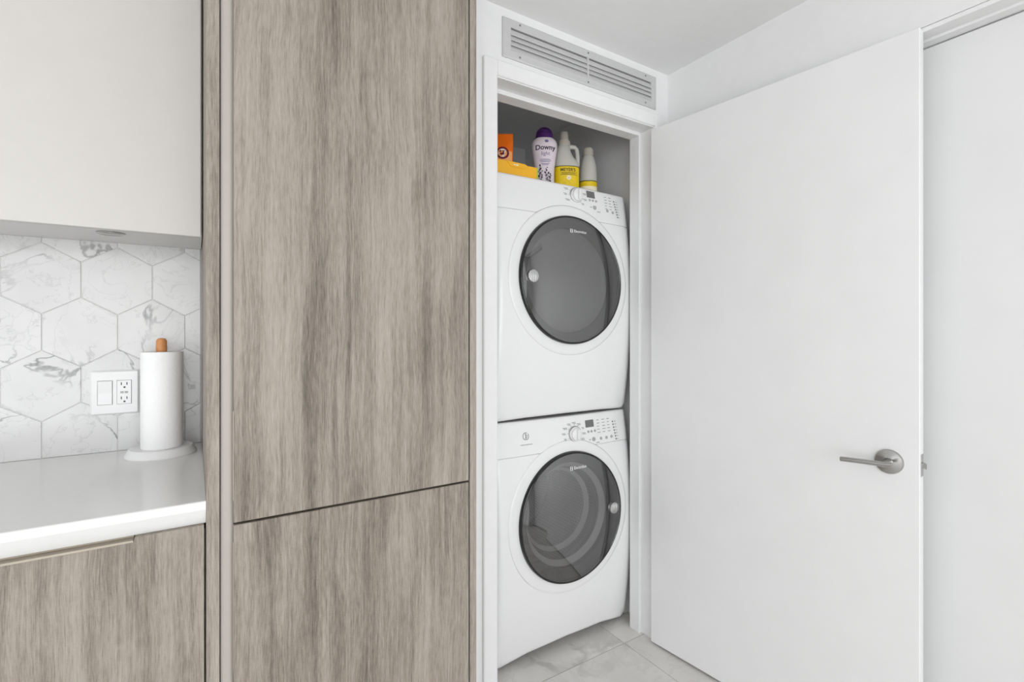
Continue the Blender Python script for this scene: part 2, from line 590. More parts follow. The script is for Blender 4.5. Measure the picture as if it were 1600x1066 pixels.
# closet door frame
t1 = empty('trim_1', (1.2, CY, 0), label='white door frame around the laundry closet', kind='structure')
box('jamb', CX1, CX1 + 0.02, CY - 0.004, CI, 0, CH + 0.02, 'trim', t1, 0.001)
box('jamb', CX0 - 0.02, CX0, CY - 0.004, CI, 0, CH + 0.02, 'trim', t1, 0.001)
box('head_jamb', CX0, CX1, CY - 0.004, CI, CH, CH + 0.02, 'trim', t1, 0.001)
box('stop', CX1 - 0.015, CX1 + 0.001, 1.445, CI - 0.002, 0, CH, 'trim', t1, 0.0015)
box('stop', CX0 - 0.001, CX0 + 0.004, 1.445, CI - 0.002, 0, CH, 'trim', t1, 0.001)
box('head_stop', CX0, CX1 - 0.014, 1.445, CI - 0.002, CH - 0.015, CH + 0.001, 'trim', t1, 0.0015)
box('casing', CX0 - 0.055, CX0 - 0.004, CY - 0.011, CY + 0.001, 0, CH + 0.055, 'paint', t1, 0.003)
box('casing', CX1 + 0.006, CX1 + 0.055, CY - 0.011, CY + 0.001, 0, CH + 0.055, 'paint', t1, 0.003)
box('casing', CX0 - 0.0045, CX1 + 0.0065, CY - 0.011, CY + 0.001, CH + 0.004, CH + 0.055, 'paint', t1, 0.003)

# doorway in the right wall: flush jamb with a shadow reveal, stop, closed door
t2 = empty('trim_2', (R['x1'], 0.7, 0), label='flush white door frame in the side wall', kind='structure')
X1 = R['x1']
for (a, b) in ((DY1, DY1 + 0.012), (DY0 - 0.012, DY0)):
    box('jamb', X1 - 0.003, X1 + WT, a, b, 0, DH + 0.012, 'trim', t2, 0.001)
box('head_jamb', X1 - 0.003, X1 + WT, DY0, DY1, DH, DH + 0.012, 'trim', t2, 0.001)
box('head_stop', X1 + 0.045, X1 + 0.08, DY0, DY1, DH - 0.007, DH + 0.001, 'trim', t2, 0.001)
for (a, b) in ((DY1 - 0.007, DY1), (DY0, DY0 + 0.007)):
    box('stop', X1 + 0.045, X1 + 0.08, a, b, 0, DH - 0.007, 'trim', t2, 0.001)
d2 = empty('door_2', (X1 + 0.12, 0.7, 0), label='closed flush white door set deep in the side wall', kind='structure')
box('leaf', X1 + 0.0805, X1 + 0.118, DY0 + 0.003, DY1 - 0.003, 0.008, DH - 0.009, 'door', d2, 0.002)

# open closet door leaf, hinged at the right jamb
LEN, TH, LZ0, LZ1 = 0.854, 0.033, 0.008, 2.0585
hd = Vector((0.0925, -0.9957, 0)).normalized()
hn = Vector((0.9957, 0.0925, 0)).normalized()
hinge = Vector((1.544, 1.375, 0))
MD = Matrix(((hd.x, hn.x, 0, hinge.x), (hd.y, hn.y, 0, hinge.y), (0, 0, 1, 0), (0, 0, 0, 1)))   # local: x along leaf, y into its back
d1 = empty('door_1', hinge, label='wide flush white closet door standing open with a steel lever', kind='structure')


def leaf(name, bm, mat, parent=d1, smooth=False):
    bm.transform(MD)
    return obj(name, bm, mat, parent, smooth)


leaf('leaf', add_box(bmesh.new(), 0, LEN, 0, TH, LZ0, LZ1, 0.0015), 'door')
HZ = 0.891
HK = 0.787
rot_out = Matrix.Translation((HK, 0, HZ)) @ Matrix.Rotation(math.pi / 2, 4, 'X')     # z axis -> local -y (into the room)
ros = leaf('rosette', add_revolve(bmesh.new(), [(0, -0.001), (0.0335, -0.001), (0.0335, 0.005), (0.0315, 0.0075), (0.014, 0.009), (0.013, 0.0092), (0, 0.0092)], rot_out), 'steel', smooth=True)
leaf('spindle', add_revolve(bmesh.new(), [(0, 0.008), (0.011, 0.008), (0.0095, 0.014), (0.0085, 0.03), (0.0085, 0.052), (0, 0.052)], rot_out, 28), 'steel', ros, True)
pts = [(HK + 0.020, -0.052, HZ + 0.0035), (HK + 0.0, -0.053, HZ + 0.001), (HK - 0.05, -0.055, HZ - 0.001), (HK - 0.100, -0.055, HZ - 0.004)]
leaf('lever', add_tube(bmesh.new(), pts, 0.0068, 20), 'steel', ros, True)
back = Matrix.Translation((HK, TH, HZ)) @ Matrix.Rotation(-math.pi / 2, 4, 'X')
leaf('rosette', add_revolve(bmesh.new(), [(0, -0.001), (0.0335, -0.001), (0.0335, 0.005), (0.0315, 0.0075), (0, 0.009)], back), 'steel', smooth=True)
leaf('lever', add_tube(bmesh.new(), [(HK, TH + 0.008, HZ), (HK, TH + 0.028, HZ), (HK - 0.012, TH + 0.034, HZ), (HK - 0.1, TH + 0.034, HZ)], 0.0068, 16), 'steel', smooth=True)
leaf('latch_plate', add_box(bmesh.new(), LEN - 0.001, LEN + 0.0008, 0.008, 0.030, HZ - 0.03, HZ + 0.03, 0.0003), 'steel')
leaf('latch_bolt', add_prism(bmesh.new(), [(LEN, 0.012), (LEN + 0.012, 0.012), (LEN + 0.004, 0.027), (LEN, 0.027)], 'z', HZ - 0.007, HZ + 0.007), 'steel')
for hz in (0.25, 1.09, 1.85):
    leaf('hinge', add_tube(bmesh.new(), [(-0.003, 0.010, hz - 0.045), (-0.003, 0.010, hz + 0.045)], 0.0045, 12), 'trim', smooth=True)

# ---------------------------------------------------------------- hexagon backsplash
PX0, PZ0, PZ1 = 0.019, 0.914, 1.4985
box('grout_bed', -0.9, PX0, 1.7765, 1.7802, PZ0 - 0.01, PZ1 + 0.02, 'grout', wall_k)


def clip(poly, f):
    out = []
    for i in range(len(poly)):
        a, b = poly[i], poly[(i + 1) % len(poly)]
        fa, fb = f(a), f(b)
        if fa >= 0:
            out.append(a)
        if (fa > 0 > fb) or (fa < 0 < fb):
            t = fa / (fa - fb)
            out.append((a[0] + t * (b[0] - a[0]), a[1] + t * (b[1] - a[1])))
    return out


HW, HE, PITCH = 0.158, 0.0971, 0.1427
hw, he, sl = HW / 2 - 0.0010, HE / 2 - 0.0006, PITCH - HE
for row in range(-2, 5):
    zc = 1.391 + (1 - row) * PITCH
    xoff = -0.257 - HW / 2 if row % 2 else -0.3364 + HW / 2
    for k in range(-5, 4):
        xc = xoff + k * HW
        poly = [(xc - hw, zc - he), (xc, zc - he - sl), (xc + hw, zc - he), (xc + hw, zc + he), (xc, zc + he + sl), (xc - hw, zc + he)]
        for f in (lambda p: PX0 - 0.001 - p[0], lambda p: p[0] + 0.89, lambda p: p[1] - PZ0 - 0.0005, lambda p: PZ1 - p[1]):
            poly = clip(poly, f)
            if len(poly) < 3:
                break
        if len(poly) < 3:
            continue
        ax = [p[0] for p in poly]; az = [p[1] for p in poly]
        if max(ax) - min(ax) < 0.006 or max(az) - min(az) < 0.006:
            continue
        mx_, mz_ = sum(ax) / len(ax), sum(az) / len(az)
        bm = bmesh.new()
        ins = 0.0012
        def shrink(p):
            d = Vector((mx_ - p[0], mz_ - p[1]))
            d = d.normalized() * ins
            return (p[0] + d.x, p[1] + d.y)
        back_ = [bm.verts.new((p[0], 1.778, p[1])) for p in poly]
        mid_ = [bm.verts.new((p[0], 1.7750, p[1])) for p in poly]
        frt_ = [bm.verts.new((shrink(p)[0], 1.7740, shrink(p)[1])) for p in poly]
        n = len(poly)
        bm.faces.new(frt_)
        for i in range(n):
            j = (i + 1) % n
            bm.faces.new((back_[i], back_[j], mid_[j], mid_[i]))
            bm.faces.new((mid_[i], mid_[j], frt_[j], frt_[i]))
        obj('tile', bm, 'tile', wall_k, loc=(mx_, 1.776, mz_))

# ---------------------------------------------------------------- kitchen units
FY = 1.155            # front plane of the tall unit and base cabinet
tall = empty('tall_cabinet', (0.325, 1.45, 0), 'tall grey-brown wood cabinet with a long upper door and a lower door', 'cabinet')
box('side_panel', 0.0215, 0.0445, FY, 1.775, 0.0, 2.305, 'wood', tall, 0.0006)
box('side_panel', 0.6105, 0.6295, FY, 1.775, 0.0, 2.305, 'wood', tall, 0.0006)
box('carcass', 0.066, 0.6105, FY + 0.028, 1.77, 0.1, 2.30, 'wood', tall)
box('plinth', 0.0445, 0.6105, FY + 0.05, FY + 0.066, 0.0, 0.1, 'wood', tall)
# recessed rounded aluminium grip channel
bm = bmesh.new()
prof = [(0.0465, FY + 0.007)] + [(0.0465 + 0.0225 * i / 8, FY + 0.006 - 0.0012 * math.sin(math.pi * i / 8) + 0.003 * max(0, i / 8 - 0.8) * 5) for i in range(1, 9)]
prof += [(0.069, FY + 0.027), (0.0465, FY + 0.027)]
add_prism(bm, prof, 'z', 0.1, 2.30)
obj('grip_channel', bm, 'channel', tall, True)


def slab_door(name, x0, x1, y0, y1, z0, z1, mat, parent, r=0.0012):
    return box(name, x0, x1, y0, y1, z0, z1, mat, parent, r)


up = slab_door('door', 0.0690, 0.6068, FY, FY + 0.02, 0.8600, 2.300, 'wood', tall)
lo = slab_door('door', 0.0690, 0.6070, FY, FY + 0.02, 0.1030, 0.8550, 'wood', tall)
box('edge_pull', 0.0678, 0.0690, FY - 0.0002, FY + 0.018, 0.905, 1.088, 'edge', up)
box('edge_pull', 0.0678, 0.0690, FY - 0.0002, FY + 0.018, 0.560, 0.822, 'edge', lo)

base = empty('base_cabinet', (-0.43, 1.46, 0), 'grey-brown wood base cabinet below the white worktop', 'cabinet')
box('carcass', -0.882, 0.0205, FY + 0.026, 1.77, 0.1, 0.852, 'wood', base)
box('plinth', -0.882, 0.0205, FY + 0.06, FY + 0.076, 0.0, 0.1, 'wood', base)
bm = bmesh.new()
add_prism(bm, [(-0.878, 0.103), (0.0178, 0.103), (0.0178, 0.8660), (-0.0915, 0.8660), (-0.0935, 0.8605), (-0.7665, 0.8605), (-0.7685, 0.8660), (-0.878, 0.8660)], 'y', FY + 0.003, FY + 0.023)
bd = obj('drawer_front', bm, 'wood', base)
bm = bmesh.new()
# bent edge-pull profile with a lip leaning out over the drawer front
add_prism(bm, [(FY + 0.022, 0.8606), (FY + 0.022, 0.8650), (FY + 0.0195, 0.8650), (FY + 0.0195, 0.8622), (FY - 0.0005, 0.8622), (FY - 0.0005, 0.8585), (FY + 0.0028, 0.8585), (FY + 0.0028, 0.8606)], 'x', -0.766, -0.094)
obj('edge_pull', bm, 'edge', bd)

ct = bmesh.new()
add_prism(ct, [(FY + 0.0022, 0.914), (FY + 0.0002, 0.9125), (FY + 0.0002, 0.8972), (FY + 0.0155, 0.8665), (1.7736, 0.8665), (1.7736, 0.914)], 'x', -0.882, 0.0212)
tag(obj('worktop', ct, 'quartz', loc=(-0.43, 1.46, 0.8665)), 'white stone worktop with a sloped front edge under the paper towels', 'worktop')

upper = empty('wall_cabinet', (-0.43, 1.64, 1.49), 'cream white handleless wall cabinet above the hexagon tiles', 'wall cabinet')
UY = 1.492
box('carcass', -0.882, 0.0195, UY + 0.021, 1.7735, 1.4985, 2.305, 'carcass', upper, 0.0008)
slab_door('door', -0.880, 0.0165, UY, UY + 0.019, 1.4905, 2.303, 'cream', upper)
bm = add_revolve(bmesh.new(), [(0, 0.003), (0.030, 0.003), (0.030, -0.002), (0.026, -0.004), (0.024, -0.0025), (0, -0.0025)], Matrix.Translation((-0.175, 1.60, 1.4985)))
obj('puck_light', bm, 'steel', upper, True)

# ---------------------------------------------------------------- outlet plate
op = empty('outlet_plate', (-0.184, 1.774, 1.0795), 'white two-gang plate with a rocker switch and a socket on the hexagon tiles', 'outlet')
ox, oz = -0.1842, 1.0795
bm = bmesh.new()
gx_ = [ox - 0.0548, ox - 0.0503, -0.2061 - 0.0168, -0.2061 + 0.0168, -0.1637 - 0.0168, -0.1637 + 0.0168, ox + 0.0503, ox + 0.0548]
gz_ = [oz - 0.062, oz - 0.0575, oz - 0.0337, oz + 0.0337, oz + 0.0575, oz + 0.062]
gv = [[bm.verts.new((x, 1.7735 if (a in (0, 7) or b in (0, 5)) else 1.768, z)) for b, z in enumerate(gz_)] for a, x in enumerate(gx_)]
for a in range(7):
    for b in range(5):
        if b == 2 and a in (2, 4):       # opening for the switch or the socket: walls running back
            q = [gv[a][b], gv[a + 1][b], gv[a + 1][b + 1], gv[a][b + 1]]
            r_ = [bm.verts.new((v.co.x, 1.7735, v.co.z)) for v in q]
            for k in range(4):
                bm.faces.new((q[k], q[(k + 1) % 4], r_[(k + 1) % 4], r_[k]))
        else:
            bm.faces.new((gv[a][b], gv[a + 1][b], gv[a + 1][b + 1], gv[a][b + 1]))
pl = obj('wall_plate', bm, 'plastic', op, True)
for name, cx_ in (('rocker_switch', -0.2061), ('socket', -0.1637)):
    if name == 'rocker_switch':
        bm = bmesh.new()
        add_prism(bm, [(1.7736, oz - 0.0325), (1.7652, oz - 0.0325), (1.7668, oz), (1.7640, oz + 0.0325), (1.7736, oz + 0.0325)], 'x', cx_ - 0.0156, cx_ + 0.0156)
        obj(name, bm, 'plastic', op)
    else:
        so = box(name, cx_ - 0.0160, cx_ + 0.0160, 1.7655, 1.7736, oz - 0.0329, oz + 0.0329, 'plastic', op, 0.0006)
        for dz in (0.019, -0.021):  # slots and ground holes are dark inserts, their shade put into the colour
            for dx in (-0.0062, 0.0062):
                box('slot', cx_ + dx - 0.0011, cx_ + dx + 0.0011, 1.7652, 1.766, oz + dz + 0.001, oz + dz + 0.0085, 'slot_shade', so)
            m4 = Matrix.Translation((cx_ + 0.0008, 1.7656, oz + dz - 0.0055)) @ Matrix.Rotation(math.pi / 2, 4, 'X')
            obj('ground_hole', add_revolve(bmesh.new(), [(0, 0), (0.0025, 0), (0.0025, 0.0006), (0, 0.0006)], m4, 12), 'slot_shade', so)
        box('test_button', cx_ - 0.0085, cx_ - 0.001, 1.7650, 1.766, oz - 0.0035, oz + 0.0025, 'button', so)
        box('reset_button', cx_ + 0.001, cx_ + 0.0085, 1.7650, 1.766, oz - 0.0035, oz + 0.0025, 'button', so)

# ---------------------------------------------------------------- paper towel holder
TX, TY, TZ = -0.0735, 1.668, 0.914
th = empty('paper_towel_holder', (TX, TY, TZ), 'round white towel stand with an orange wooden knob on the worktop', 'towel holder')
T4 = Matrix.Translation((TX, TY, TZ))
obj('stand_base', add_revolve(bmesh.new(), [(0, 0), (0.0815, 0), (0.0825, 0.002), (0.0735, 0.0195), (0.0715, 0.0210), (0.066, 0.0200), (0, 0.0195)], T4, 64), 'plastic', th, True)
obj('rod', add_revolve(bmesh.new(), [(0, 0.018), (0.007, 0.018), (0.007, 0.293), (0, 0.293)], T4, 20), 'plastic', th, True)
obj('wooden_knob', add_revolve(bmesh.new(), [(0, 0.278), (0.0125, 0.278), (0.0132, 0.290), (0.0125, 0.298), (0.0125, 0.310), (0.009, 0.316), (0, 0.318)], T4, 28), 'knob_wood', th, True)
rl = empty('paper_towel_roll', (TX, TY, TZ + 0.0197), 'white quilted paper towel roll standing on its round stand', 'paper towel')
R4 = Matrix.Translation((TX, TY, TZ + 0.0197))
obj('roll', add_revolve(bmesh.new(), [(0.017, 0.0), (0.0455, 0.0), (0.0470, 0.002), (0.0470, 0.2585), (0.0455, 0.2605), (0.017, 0.2605), (0.017, 0.0)], R4, 72), 'towel', rl, True)
# loose outer sheet leaving the roll on its right-hand side
bm = bmesh.new()
ring = []
for i in range(19):
    a = math.radians(-75 + i * 5.0)
    rr = 0.0475 + 0.0035 * max(0, (i - 10) / 8) ** 2
    ring.append((TX + rr * math.cos(a), TY + rr * math.sin(a)))
rows = [[bm.verts.new((x, y, TZ + 0.0205 + 0.259 * j)) for x, y in ring] for j in (0, 1)]
rows2 = [[bm.verts.new((TX + (x - TX) * 1.012, TY + (y - TY) * 1.012, TZ + 0.0205 + 0.259 * j)) for x, y in ring] for j in (0, 1)]
for a, b in ((rows[0], rows[1]), (rows2[0], rows2[1]), (rows[0], rows2[0]), (rows[1], rows2[1])):
    for i in range(len(ring) - 1):
        bm.faces.new((a[i], a[i + 1], b[i + 1], b[i]))
obj('loose_sheet', bm, 'towel', rl, True)
bm = add_revolve(bmesh.new(), [(0.0172, 0.0005), (0.0172, 0.2600), (0.0160, 0.2600), (0.0160, 0.0005), (0.0172, 0.0005)], R4, 32)
obj('core', bm, plain('brown_card_core', (186, 160, 128), 0.8), rl, True)

# ---------------------------------------------------------------- vent grille
VX0, VX1, VZ0, VZ1 = 0.8495, 1.5805, 2.150, 2.2805
vent = empty('vent_grille', (1.215, CY, VZ0), 'long grey louvred air vent on the wall above the closet', 'vent')
VB, VT = 0.031, 0.029
bm = bmesh.new()
vy = CY - 0.007


def frame_ring(bm, x0, x1, z0, z1, b, t, y0, y1):
    o_ = [(x0, z0), (x1, z0), (x1, z1), (x0, z1)]
    i_ = [(x0 + b, z0 + t), (x1 - b, z0 + t), (x1 - b, z1 - t), (x0 + b, z1 - t)]
    e = 0.004
    o2 = [(x0 + e, z0 + e), (x1 - e, z0 + e), (x1 - e, z1 - e), (x0 + e, z1 - e)]
    loops = [[bm.verts.new((x, y0, z)) for x, z in o_], [bm.verts.new((x, y1 + 0.002, z)) for x, z in o_], [bm.verts.new((x, y1, z)) for x, z in o2],
             [bm.verts.new((x, y1, z)) for x, z in i_], [bm.verts.new((x, y0 + 0.02, z)) for x, z in i_]]
    for a, b_ in zip(loops, loops[1:]):
        for i in range(4):
            bm.faces.new((a[i], a[(i + 1) % 4], b_[(i + 1) % 4], b_[i]))


frame_ring(bm, VX0, VX1, VZ0, VZ1, VB, VT, CY + 0.0005, vy)
obj('frame', bm, 'vent', vent)
box('duct_backing', VX0 + 0.02, VX1 - 0.02, CI - 0.004, CI + 0.002, VZ0 + 0.015, VZ1 - 0.015, 'vent', vent)
box('divider', 1.2105, 1.2185, vy - 0.002, CY, VZ0 + VT - 0.002, VZ1 - VT + 0.002, 'vent', vent, 0.0005)
nb = 4
zz0, zz1 = VZ0 + VT, VZ1 - VT - 0.005
for a, b in ((VX0 + VB, 1.2105), (1.2185, VX1 - VB)):
    for i in range(nb):
        zc = zz0 + (i + 0.5) * (zz1 - zz0) / nb
        hh = (zz1 - zz0) / nb * 0.60
        bm = bmesh.new()
        # blade drops towards the room
        add_prism(bm, [(CY - 0.0085, zc - hh), (CY - 0.0075, zc - hh - 0.001), (CY - 0.0005, zc + hh - 0.001), (CY - 0.0015, zc + hh)], 'x', a - 0.001, b + 0.001)
        obj('louvre', bm, 'vent', vent)
for x, z in ((0.916, VZ1 - 0.011), (0.916, VZ0 + 0.012), (1.216, VZ1 - 0.012), (1.216, VZ0 + 0.012), (1.517, VZ1 - 0.011), (1.517, VZ0 + 0.012)):
    m4 = Matrix.Translation((x, vy, z)) @ Matrix.Rotation(math.pi / 2, 4, 'X')
    obj('screw', add_revolve(bmesh.new(), [(0, -0.001), (0.0036, -0.001), (0.0034, 0.0008), (0.002, 0.0014), (0, 0.0014)], m4, 14), 'screw', vent, True)

# ---------------------------------------------------------------- washer and dryer
AX, AY, AW, AD = 1.2465, 1.555, 0.686, 0.70
DR = 0.2505          # dark rim radius
RG = 0.2935          # white door ring radius


def make_front(H, z0=0.012):
    hw_ = AW / 2

    def yf(x, z):
        y = -(0.045 * (1 - ((z - H / 2) / (H / 2)) ** 2) + 0.010 * (1 - (x / hw_) ** 2))
        d = max(0.0, hw_ - abs(x)); r = 0.030
        if d < r:
            y += r - math.sqrt(max(0, r * r - (r - d) ** 2))
        d = max(0.0, H - z); r = 0.008
        if d < r:
            y += r - math.sqrt(max(0, r * r - (r - d) ** 2))
        d = max(0.0, z - z0); r = 0.014
        if d < r:
            y += r - math.sqrt(max(0, r * r - (r - d) ** 2))
        return y
    return yf


def arch(x, amp):
    u = max(0.0, 1 - abs(x) / (AW / 2 - 0.03))
    return amp * min(1.0, (u * 1.9)) ** 1.0 if u < 0.4 else amp * (0.76 + 0.24 * min(1, (u - 0.4) / 0.6))


def appliance(name, label, zb, H, dc, seam, hinge_right, washer):
    root = empty(name, (AX, AY + 0.3, zb), label, name.split('_')[-1])
    zbot = 0.012 if washer else 0.003
    yf = make_front(H, zbot)
    W = lambda x, y, z: Vector((AX + x, AY + y, zb + z))
    hw_ = AW / 2
    # ---- cabinet shell, open towards the front
    bm = bmesh.new()
    y0, y1 = 0.026, AD
    prof_ = [(-hw_, 0.02), (-hw_, H - 0.012), (-hw_ + 0.012, H - 0.001), (hw_ - 0.012, H - 0.001), (hw_, H - 0.012), (hw_, 0.02)]
    a = [bm.verts.new(W(x, y0, z)) for x, z in prof_]
    b = [bm.verts.new(W(x, y1, z)) for x, z in prof_]
    for i in range(len(prof_)):
        j = (i + 1) % len(prof_)
        bm.faces.new((a[i], a[j], b[j], b[i]))
    bm.faces.new(b)
    body = obj('cabinet', bm, 'enamel_shell', root)
    for sx in (-1, 1):
        for yy in (0.06, AD - 0.06):
            m4 = Matrix.Translation(W(sx * (hw_ - 0.05), yy, 0))
            obj('foot', add_revolve(bmesh.new(), [(0, 0), (0.018, 0), (0.018, 0.008), (0.008, 0.010), (0.008, 0.03), (0, 0.03)], m4, 16), 'bezel', root, True)
    # ---- lower front panel: polar sheet from the door opening out to the panel outline
    bm = bmesh.new()
    N, K = 128, 14
    z0, z1 = zbot, seam - 0.0006
    Rin = RG + 0.0009
    angs = sorted([2 * math.pi * i / N for i in range(N)] + [math.atan2(zz - dc, xx) % (2 * math.pi) for xx in (-hw_, hw_) for zz in (z0, z1)] +
                  [math.acos((z1 - dc) / Rin) + math.pi / 2, math.pi / 2 - math.acos((z1 - dc) / Rin)])
    rings = []
    for t in angs:
        c, s = math.cos(t), math.sin(t)
        cand = []
        if c > 1e-9: cand.append(hw_ / c)
        if c < -1e-9: cand.append(-hw_ / c)
        if s > 1e-9: cand.append((z1 - dc) / s)
        if s < -1e-9: cand.append((z0 - dc) / s)
        ro = max(min(cand), Rin)
        col_ = []
        # a lip turned into the machine, then outwards; samples crowd towards the rounded edge
        x, z = Rin * c, dc + Rin * s
        col_.append(bm.verts.new(W(x, yf(x, z) + 0.014, z)))
        for k in range(K + 1):
            u = 1 - (1 - k / K) ** 1.8
            r_ = Rin + (ro - Rin) * u
            x, z = r_ * c, dc + r_ * s
            x = max(-hw_, min(hw_, x)); z = max(z0, z)
            y = yf(x, z)
            if z < dc:
                z += arch(x, 0.024 if washer else 0.006) * ((dc - z) / (dc - z0)) ** 4
            col_.append(bm.verts.new(W(x, y, z)))
        rings.append(col_)
    for i in range(len(rings)):
        p, q = rings[i], rings[(i + 1) % len(rings)]
        for k in range(K + 1):
            bm.faces.new((p[k], p[k + 1], q[k + 1], q[k]))
    bmesh.ops.remove_doubles(bm, verts=bm.verts, dist=1e-5)
    obj('front_panel', bm, 'enamel', root, True, angle=50)
    # ---- control panel above the seam, notched round the door ring
    bm = bmesh.new()
    NX, NZ = 90, 12
    cols = []
    xs = [-hw_ + AW * i / NX for i in range(NX + 1)]
    xs = sorted(set(xs + [s_ * (hw_ - 0.03 * (1 - math.cos(math.pi / 2 * q / 6))) for q in range(7) for s_ in (-1, 1)]))
    for x in xs:
        zl = seam + 0.0006
        if abs(x) < Rin:
            zl = max(zl, dc + math.sqrt(Rin * Rin - x * x))
        col_ = [bm.verts.new(W(x, yf(x, zl) + 0.01, zl))]
        for k in range(NZ + 1):
            z = zl + (H - zl) * (1 - (1 - k / NZ) ** 2)
            col_.append(bm.verts.new(W(x, yf(x, z), z)))
        col_.append(bm.verts.new(W(x, 0.06, H)))
        cols.append(col_)
    for p, q in zip(cols, cols[1:]):
        for k in range(len(p) - 1):
            bm.faces.new((p[k], p[k + 1], q[k + 1], q[k]))
    cp = obj('control_panel', bm, 'enamel', root, True, angle=50)
    # seam liner just behind the joint
    bm = bmesh.new()
    p_, q_ = [], []
    for x in xs[2:-2]:
        p_.append(bm.verts.new(W(x, yf(x, seam) + 0.004, seam - 0.004)))
        q_.append(bm.verts.new(W(x, yf(x, seam) + 0.004, seam + 0.004)))
    for i in range(len(p_) - 1):
        bm.faces.new((p_[i], p_[i + 1], q_[i + 1], q_[i]))
    # keep it out of the door opening
    bmesh.ops.delete(bm, geom=[v for v in bm.verts if (v.co.x - AX) ** 2 + (v.co.z - zb - dc) ** 2 < (RG + 0.002) ** 2], context='VERTS')
    tag(obj('seam', bm, 'enamel', root), kind='stuff')

    # ---- round door
    def ringmesh(profile, seg=96, cap=False):
        bm_ = bmesh.new()
        rr = []
        for r_, dy in profile:
            if r_ < 1e-6:
                rr.append([bm_.verts.new(W(0, yf(0, dc) + dy, dc))])
                continue
            rr.append([bm_.verts.new(W(r_ * math.cos(2 * math.pi * k / seg), yf(r_ * math.cos(2 * math.pi * k / seg), dc + r_ * math.sin(2 * math.pi * k / seg)) + dy,
                                       dc + r_ * math.sin(2 * math.pi * k / seg))) for k in range(seg)])
        for a_, b_ in zip(rr, rr[1:]):
            for k in range(seg):
                if len(b_) == 1:
                    bm_.faces.new((a_[k], a_[(k + 1) % seg], b_[0]))
                else:
                    bm_.faces.new((a_[k], a_[(k + 1) % seg], b_[(k + 1) % seg], b_[k]))
        return bm_

    door = obj('door', ringmesh([(RG, 0.014), (RG, 0.0006), (RG - 0.0008, 0.0), (0.282, -0.0004), (0.268, -0.0010), (0.258, -0.0016), (DR + 0.0008, -0.0012), (DR + 0.0008, 0.012)]), 'enamel', root, True)
    obj('rim', ringmesh([(DR + 0.0012, 0.012), (DR + 0.0012, -0.010), (DR - 0.001, -0.0145), (DR - 0.004, -0.0155), (DR - 0.0075, -0.0135), (DR - 0.0085, 0.004)]), 'black', door, True)
    RGl = DR - 0.007
    # the pane itself: a gently domed sheet on a plane of its own
    dome = 0.010
    nrm = [(RGl * (1 - i / 12), -0.0135 - dome * (1 - (1 - i / 12) ** 2)) for i in range(13)]
    obj('glass', ringmesh(nrm, 96), 'glass', door, True, angle=80)
    obj('bezel', ringmesh([(DR - 0.006, 0.006), (0.215, 0.010), (0.206, 0.016), (0.203, 0.03)]), 'bezel', door, True)
    if washer:
        obj('inner_bowl', ringmesh([(0.204, 0.020), (0.196, 0.05), (0.186, 0.09), (0.165, 0.115), (0.12, 0.13), (0.06, 0.137), (0, 0.138)]), 'bowl', door, True)
        for q0, q1, q2 in ((0.2005, 0.186, 0.046), (0.166, 0.156, 0.108)):  # added opaque bands imitating light caught on the bowl's rim
            obj('bowl_glint', ringmesh([(q0, q2 - 0.014), (q0 - 0.004, q2 - 0.010), (q1, q2), (q1 - 0.004, q2 + 0.004)]), 'bowl_glint', door, True)
        obj('gasket', ringmesh([(0.262, 0.05), (0.235, 0.055), (0.212, 0.085), (0.214, 0.10), (0.206, 0.112), (0.216, 0.13), (0.235, 0.135)]), 'gasket', root, True)
    else:
        obj('inner_bowl', ringmesh([(0.204, 0.026), (0.199, 0.034), (0.188, 0.040), (0.150, 0.046), (0.08, 0.049), (0, 0.050)]), 'dryer_bowl', door, True)
    dr_prof = [(0.235, 0.137), (0.245, 0.15), (0.25, 0.25), (0.25, 0.46), (0.235, 0.48), (0.12, 0.495), (0.10, 0.485), (0, 0.48)]
    obj('drum', ringmesh(dr_prof, 64), 'drum' if washer else 'drum_plain', root, True)
    # door latch knob
    kx = 0.2005 if hinge_right is False else -0.2025
    ky = yf(kx, dc) - 0.0135 - dome * (1 - (abs(kx) / RGl) ** 2)
    m4 = Matrix.Translation(W(kx, ky, dc + 0.002)) @ Matrix.Rotation(math.pi / 2, 4, 'X')
    bm = add_revolve(bmesh.new(), [(0, -0.004), (0.0235, -0.004), (0.0240, 0.004), (0.0225, 0.008), (0.015, 0.0092), (0, 0.0094)], m4, 40)
    for gx in (-0.009, 0.0, 0.009):      # upright grip ribs
        add_box(bm, AX + kx + gx - 0.0022, AX + kx + gx + 0.0022, AY + ky - 0.0122, AY + ky - 0.006, zb + dc + 0.002 - 0.018, zb + dc + 0.002 + 0.018, 0.001)
    kn = obj('latch_knob', bm, 'chrome', door, True)
    # lettering on the glass
    def place_glass(cx_, cz_):
        def pl_(x, y):
            X, Z = cx_ + x, cz_ + y
            r_ = math.hypot(X, Z - dc)
            return W(X, yf(X, Z) - 0.0135 - dome * (1 - (r_ / RGl) ** 2) - 0.0006, Z)
        return pl_
    bm = bmesh.new()
    add_text(bm, 'Electrolux', 0.0158, place_glass(0.033, dc + 0.190), 0.0002)
    pg = place_glass(-0.0115, dc + 0.190)
    for (x0_, x1_, z0_, z1_) in ((-0.006, -0.0035, -0.0075, 0.0075), (-0.0035, 0.0005, 0.005, 0.0075), (-0.0035, 0.0005, -0.0013, 0.0013), (-0.0035, 0.0005, -0.0075, -0.005), (0.003, 0.0065, -0.0075, 0.0075)):
        q = [bm.verts.new(pg(x_, z_)) for x_, z_ in ((x0_, z0_), (x1_, z0_), (x1_, z1_), (x0_, z1_))]
        bm.faces.new(q)
    obj('lettering', bm, 'logo_white', door)

    # ---- controls
    F = lambda x, z, d=0.0: W(x, yf(x, z) - d, z)

